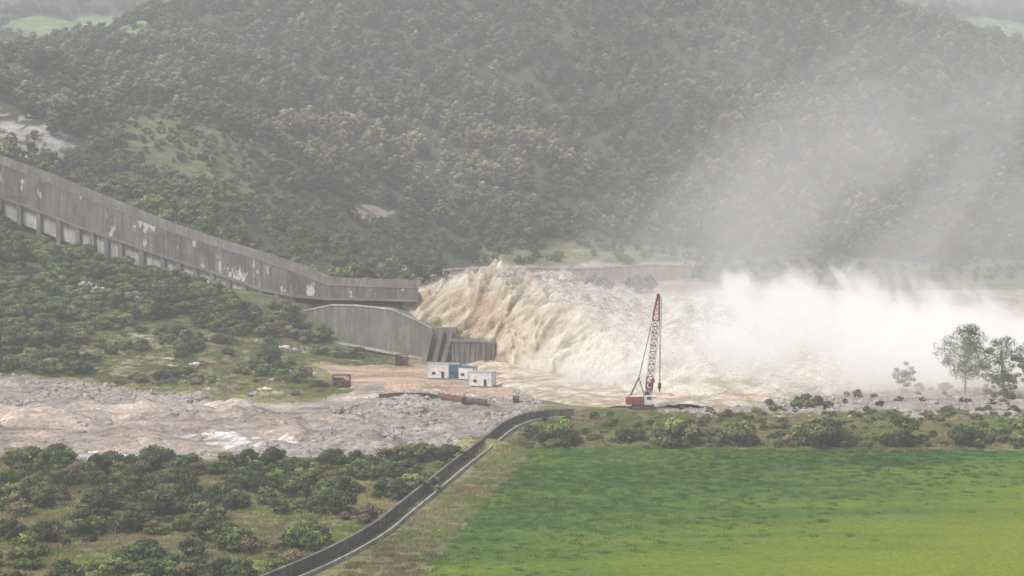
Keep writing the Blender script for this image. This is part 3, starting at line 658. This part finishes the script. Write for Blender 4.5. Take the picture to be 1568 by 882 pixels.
pbsdf(nt,out,c_,.55,.3,noise(nt,p,.9,6,.7),.8,.4)
obj('river',m,[mr],True)
# ---------------------------------------------------------------- spray plume
def prof_at(x):
    U=np.array([600,628,645,700,750,800,880,930,985,1050,1120,1200,1300,1400])
    xs=(U-784)*655/F
    top=np.array([17,18,21.5,24,27.5,25.5,22,18,14,12,11,9.5,5,1.0])
    near=np.array([652,648,645,637,628,606,572,550,540,536,536,543,560,582])
    farr=np.array([672,675,680,690,700,710,730,745,755,765,775,785,795,800])
    return np.interp(x,xs,top),np.interp(x,xs,near),np.interp(x,xs,farr)
nx,nth=600,400
xs=np.linspace(-38,130,nx); th=np.linspace(.0,math.pi*.85,nth)
Xp,Tp=np.meshgrid(xs,th,indexing='ij'); tp,ne,fa=prof_at(Xp)
yc_=(ne+fa)/2; ry=(fa-ne)/2
Yp=yc_-ry*np.cos(Tp); Zp=tp*np.sin(Tp)**.85
nyv=-np.cos(Tp); nzv=np.sin(Tp)+.05
fl_=np.clip((Xp+15)/55,0,1)*.85
sA=Xp*np.cos(fl_)-Zp*np.sin(fl_); nA=Xp*np.sin(fl_)+Zp*np.cos(fl_)
wx=fbm(Xp/18,Yp/18,Zp/18,2)*8; wz=fbm(Xp/18+9,Yp/18,Zp/18,2)*8
mk=np.clip((Xp-15)/35,0,1)+np.clip((7-Zp)/10,0,.6)*np.clip((Xp+5)/15,0,1); mk=np.clip(mk,0,1)
b1=fbm((Xp+wx)/13,Yp/13,(Zp+wz)/11,2,True); d1=fbm((Xp+wx)/7,Yp/7,(Zp+wz)/6.0,4,True,.42)
b2=fbm((sA+wx)/22,Yp/14,(nA+wz)/11,2,True); d2=fbm((sA+wx)/12,Yp/6,(nA+wz)/5.0,4,True,.46)
big=b1*(1-mk)+b2*mk; dd=d1*(1-mk)+d2*mk
amp=np.clip((Xp+40)/15,.25,1)*np.clip(1-(Xp-70)/60,.5,1)
disp=(big*12+dd*8.0*(1-mk*.4)-5.2)*amp
Xd=Xp+disp*.15; Yd=Yp+nyv*disp; Zd=np.maximum(Zp+nzv*disp*np.clip(Zp/6,0.2,1),-.5)
m=grid_mesh('spray',Xd,Yd,Zd)
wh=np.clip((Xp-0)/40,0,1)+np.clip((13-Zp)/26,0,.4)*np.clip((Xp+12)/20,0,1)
t_=np.clip((dd-.28)*2.6+fbm(Xp/10,Yp/10,Zp/6,3)*.6+.35+wh,0,1)[...,None]  # muddy hollows and foamy crests; billow shade and highlight also put into colour
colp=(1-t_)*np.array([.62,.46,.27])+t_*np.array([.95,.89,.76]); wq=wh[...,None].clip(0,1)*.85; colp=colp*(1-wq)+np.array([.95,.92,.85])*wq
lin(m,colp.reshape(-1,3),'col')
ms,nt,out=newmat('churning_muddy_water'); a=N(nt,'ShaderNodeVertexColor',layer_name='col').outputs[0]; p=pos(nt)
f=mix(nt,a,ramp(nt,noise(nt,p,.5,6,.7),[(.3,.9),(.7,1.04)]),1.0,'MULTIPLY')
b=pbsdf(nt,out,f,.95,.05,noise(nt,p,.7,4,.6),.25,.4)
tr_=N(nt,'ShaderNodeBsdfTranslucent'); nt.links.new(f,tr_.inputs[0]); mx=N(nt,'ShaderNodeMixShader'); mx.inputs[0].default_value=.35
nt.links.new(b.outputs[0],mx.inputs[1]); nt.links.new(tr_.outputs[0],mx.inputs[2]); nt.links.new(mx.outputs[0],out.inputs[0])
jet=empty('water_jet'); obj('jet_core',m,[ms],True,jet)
mv,nt,out=newmat('foam_veil'); a=N(nt,'ShaderNodeVertexColor',layer_name='col').outputs[0]
d=N(nt,'ShaderNodeBsdfDiffuse'); t=N(nt,'ShaderNodeBsdfTranslucent'); mx=N(nt,'ShaderNodeMixShader'); tp_=N(nt,'ShaderNodeBsdfTransparent'); m2=N(nt,'ShaderNodeMixShader')
cv=mix(nt,a,(.97,.94,.87),.5)
for q in (d,t): nt.links.new(cv,q.inputs[0])
nt.links.new(d.outputs[0],mx.inputs[1]); nt.links.new(t.outputs[0],mx.inputs[2])
mp1=N(nt,'ShaderNodeMapping'); mp1.inputs['Rotation'].default_value=(0,math.radians(30),0); g_=N(nt,'ShaderNodeNewGeometry'); nt.links.new(g_.outputs['Position'],mp1.inputs[0])
mp2=N(nt,'ShaderNodeMapping'); mp2.inputs['Scale'].default_value=(.5,1,1); nt.links.new(mp1.outputs[0],mp2.inputs[0])
al=ramp(nt,noise(nt,mp2.outputs[0],.42,5,.66),[(.44,0.0),(.70,.7)])
nt.links.new(al,m2.inputs[0]); nt.links.new(tp_.outputs[0],m2.inputs[1]); nt.links.new(mx.outputs[0],m2.inputs[2]); nt.links.new(m2.outputs[0],out.inputs[0])
s2=slice(None,None,2)
for kk,off in enumerate((.9,2.0)):
    og=off*np.clip((Xp+38)/25,.15,1)*(1+.6*np.clip((Xp)/40,0,1.5))+fbm(Xp/4,Yp/4,Zp/4+kk*3,2)*1.2
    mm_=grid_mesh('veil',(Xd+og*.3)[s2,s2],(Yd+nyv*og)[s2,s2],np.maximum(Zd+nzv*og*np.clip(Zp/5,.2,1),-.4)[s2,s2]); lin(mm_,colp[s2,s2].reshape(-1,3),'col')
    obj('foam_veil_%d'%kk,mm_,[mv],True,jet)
co=np.stack([Xd,Yd,Zd],-1).reshape(-1,3); K_=300000; idx=rng.integers(0,len(co),K_)
nrm=np.stack([np.zeros_like(Xp)+.15,nyv,nzv],-1).reshape(-1,3)[idx]
far_=rng.exponential(1.0,K_)*(.7+np.clip((co[idx,0]+5)/30,0,2.8))*(1+.8*(dd.ravel()[idx]>.5))
base=co[idx]+nrm*far_[:,None]+rng.normal(0,.35,(K_,3))+np.array([.6,0,0])*far_[:,None]
ok=base[:,2]>.3; base=base[ok]; K_=len(base); s_=rng.uniform(.05,.16,K_)[:,None,None]
tri=(base[:,None,:]+rng.normal(size=(K_,3,3))*s_).reshape(-1,3)
m=np_mesh('droplets',tri,np.arange(K_*3).reshape(-1,3))
md_,nt,out=newmat('spray_droplets'); d=N(nt,'ShaderNodeBsdfDiffuse'); t=N(nt,'ShaderNodeBsdfTranslucent'); mx=N(nt,'ShaderNodeMixShader')
for q in (d,t): q.inputs[0].default_value=(.95,.90,.80,1)
nt.links.new(d.outputs[0],mx.inputs[1]); nt.links.new(t.outputs[0],mx.inputs[2]); nt.links.new(mx.outputs[0],out.inputs[0])
obj('droplets',m,[md_],False,jet)
# ---------------------------------------------------------------- mist volumes
def vol(name,lo,hi,build,step):
    b=MB(); c=[(lo[i]+hi[i])/2 for i in range(3)]; b.box(c,[hi[i]-lo[i] for i in range(3)])
    m,nt,out=newmat(name+'_volume'); build(nt,out); m.cycles.volume_step_rate=step
    return b.make(name,[m])
def smooth(nt,x,a,b_):
    r=N(nt,'ShaderNodeMapRange',interpolation_type='SMOOTHSTEP'); r.inputs[1].default_value=a; r.inputs[2].default_value=b_
    nt.links.new(x,r.inputs[0]); return r.outputs[0]
def M(nt,*a):
    r=a[0]
    for q in a[1:]: r=mth(nt,'MULTIPLY',r,q)
    return r
def rotmap(nt,p,deg,sc):
    a=N(nt,'ShaderNodeMapping'); a.inputs['Rotation'].default_value=(0,math.radians(deg),0); nt.links.new(p,a.inputs[0])
    b=N(nt,'ShaderNodeMapping'); b.inputs['Scale'].default_value=sc; nt.links.new(a.outputs[0],b.inputs[0]); return b.outputs[0]
def b_low(nt,out):
    p=pos(nt); s=N(nt,'ShaderNodeSeparateXYZ'); nt.links.new(p,s.inputs[0]); x,y,z=s.outputs
    n=noise(nt,rotmap(nt,p,30,(1.0,.5,.5)),.085,3,.62,.3)
    top=mth(nt,'ADD',mth(nt,'MULTIPLY',n,64),mth(nt,'ADD',-23,mth(nt,'MULTIPLY',smooth(nt,x,190,110),8)))
    top=mth(nt,'MULTIPLY',top,mth(nt,'ADD',.45,mth(nt,'MULTIPLY',smooth(nt,x,20,80),.55)))
    h=smooth(nt,mth(nt,'SUBTRACT',top,z),-5,8)
    base_=mth(nt,'MULTIPLY',smooth(nt,z,26,0),.18)
    h=mth(nt,'MAXIMUM',h,base_)
    d=M(nt,h,smooth(nt,x,-6,66),smooth(nt,x,275,105),smooth(nt,y,530,556),smooth(nt,y,740,690),ramp(nt,n,[(.3,.35),(.65,1.0)]),.09)
    v=N(nt,'ShaderNodeVolumeScatter'); v.inputs['Color'].default_value=(.98,.94,.88,1); nt.links.new(d,v.inputs['Density'])
    e=N(nt,'ShaderNodeEmission'); e.inputs[0].default_value=(1,.92,.81,1); nt.links.new(mth(nt,'MULTIPLY',d,.55),e.inputs[1])  # added glow, scaled by density, stands in for multiply scattered light
    ad=N(nt,'ShaderNodeAddShader'); nt.links.new(v.outputs[0],ad.inputs[0]); nt.links.new(e.outputs[0],ad.inputs[1]); nt.links.new(ad.outputs[0],out.inputs['Volume'])
vol('spray_mist',(-8,525,0),(275,745,42),b_low,.3)
def b_hi(nt,out):
    p=pos(nt); s=N(nt,'ShaderNodeSeparateXYZ'); nt.links.new(p,s.inputs[0]); x,y,z=s.outputs
    n=noise(nt,rotmap(nt,p,-38,(1,.4,.42)),.024,3,.6,.7)
    lft=mth(nt,'ADD',x,mth(nt,'MULTIPLY',z,-.5))
    d=M(nt,ramp(nt,n,[(.34,.18),(.64,1.0)]),smooth(nt,lft,-10,100),smooth(nt,z,175,0),smooth(nt,y,746,785),smooth(nt,y,900,850),.012)
    v=N(nt,'ShaderNodeVolumeScatter'); v.inputs['Color'].default_value=(.98,.95,.90,1); nt.links.new(d,v.inputs['Density'])
    e=N(nt,'ShaderNodeEmission'); e.inputs[0].default_value=(1,.94,.85,1); nt.links.new(mth(nt,'MULTIPLY',d,.34),e.inputs[1])  # faint emission brightens the mist in place of repeated light scattering
    ad=N(nt,'ShaderNodeAddShader'); nt.links.new(v.outputs[0],ad.inputs[0]); nt.links.new(e.outputs[0],ad.inputs[1]); nt.links.new(ad.outputs[0],out.inputs['Volume'])
vol('drifting_mist',(0,746,5),(310,900,175),b_hi,.7)
def b_air(nt,out):
    v=N(nt,'ShaderNodeVolumeScatter'); v.inputs['Color'].default_value=(.98,.97,.92,1); v.inputs['Density'].default_value=.00048
    nt.links.new(v.outputs[0],out.inputs['Volume'])
air=vol('air_haze',(-1500,-100,-50),(1500,4500,420),b_air,1.0)
# ---------------------------------------------------------------- right-hand trees
f_hero=foliage('foliage_willow',(.22,.28,.10),(.26,.32,.13),.45)
def hero(u,v,h,cr_,lean,seed,mat,ncl,nlf,leaf,name='riverside_tree',sp_=.26):
    g=G(u,v); m=tree_mesh(name,h,cr_,h*.3,ncl,nlf,leaf,mat,seed,lean=lean,spread=sp_,tw=.016); o=obj(name,m); o.location=(g[0],g[1],g[2]-.2)
hero(1478,603,21,8.6,.0,201,f_hero,80,85,.24,sp_=.24); hero(1380,602,10,3.6,.22,202,f_hero,22,80,.22); hero(1538,606,18,6.5,-.08,203,f_hero,46,75,.24); hero(1572,606,17,5,0.05,204,f_hero,34,75,.24)
hero(1512,602,7,2.6,.1,206,f_hero,14,60,.2); hero(1550,610,9,3.4,-.2,207,f_hero,18,60,.2)
hero(412,560,9.5,4.0,0,205,f_sg,30,90,.26,'field_tree',.34)
# ---------------------------------------------------------------- light
SE=math.radians(52)
w_=bpy.data.worlds.new("World"); scene.world=w_; w_.use_nodes=True; nt=w_.node_tree
bg=nt.nodes['Background']; sky=nt.nodes.new('ShaderNodeTexSky'); sky.sky_type='NISHITA'; sky.sun_disc=False; sky.sun_elevation=SE; sky.dust_density=3; sky.air_density=1.0
az=math.radians(228)
sky.sun_rotation=az; nt.links.new(sky.outputs[0],bg.inputs[0]); bg.inputs[1].default_value=.15
sl=bpy.data.lights.new('sun','SUN'); sl.energy=4.1; sl.angle=math.radians(14); sl.color=(1,.96,.89); so=bpy.data.objects.new('sun',sl); scene.collection.objects.link(so)
dv_=Vector((math.sin(az)*math.cos(SE),math.cos(az)*math.cos(SE),math.sin(SE))); so.rotation_euler=dv_.to_track_quat('Z','Y').to_euler(); so.location=(0,0,300)
scene.view_settings.view_transform='Standard'; scene.view_settings.look='None'; scene.view_settings.exposure=0
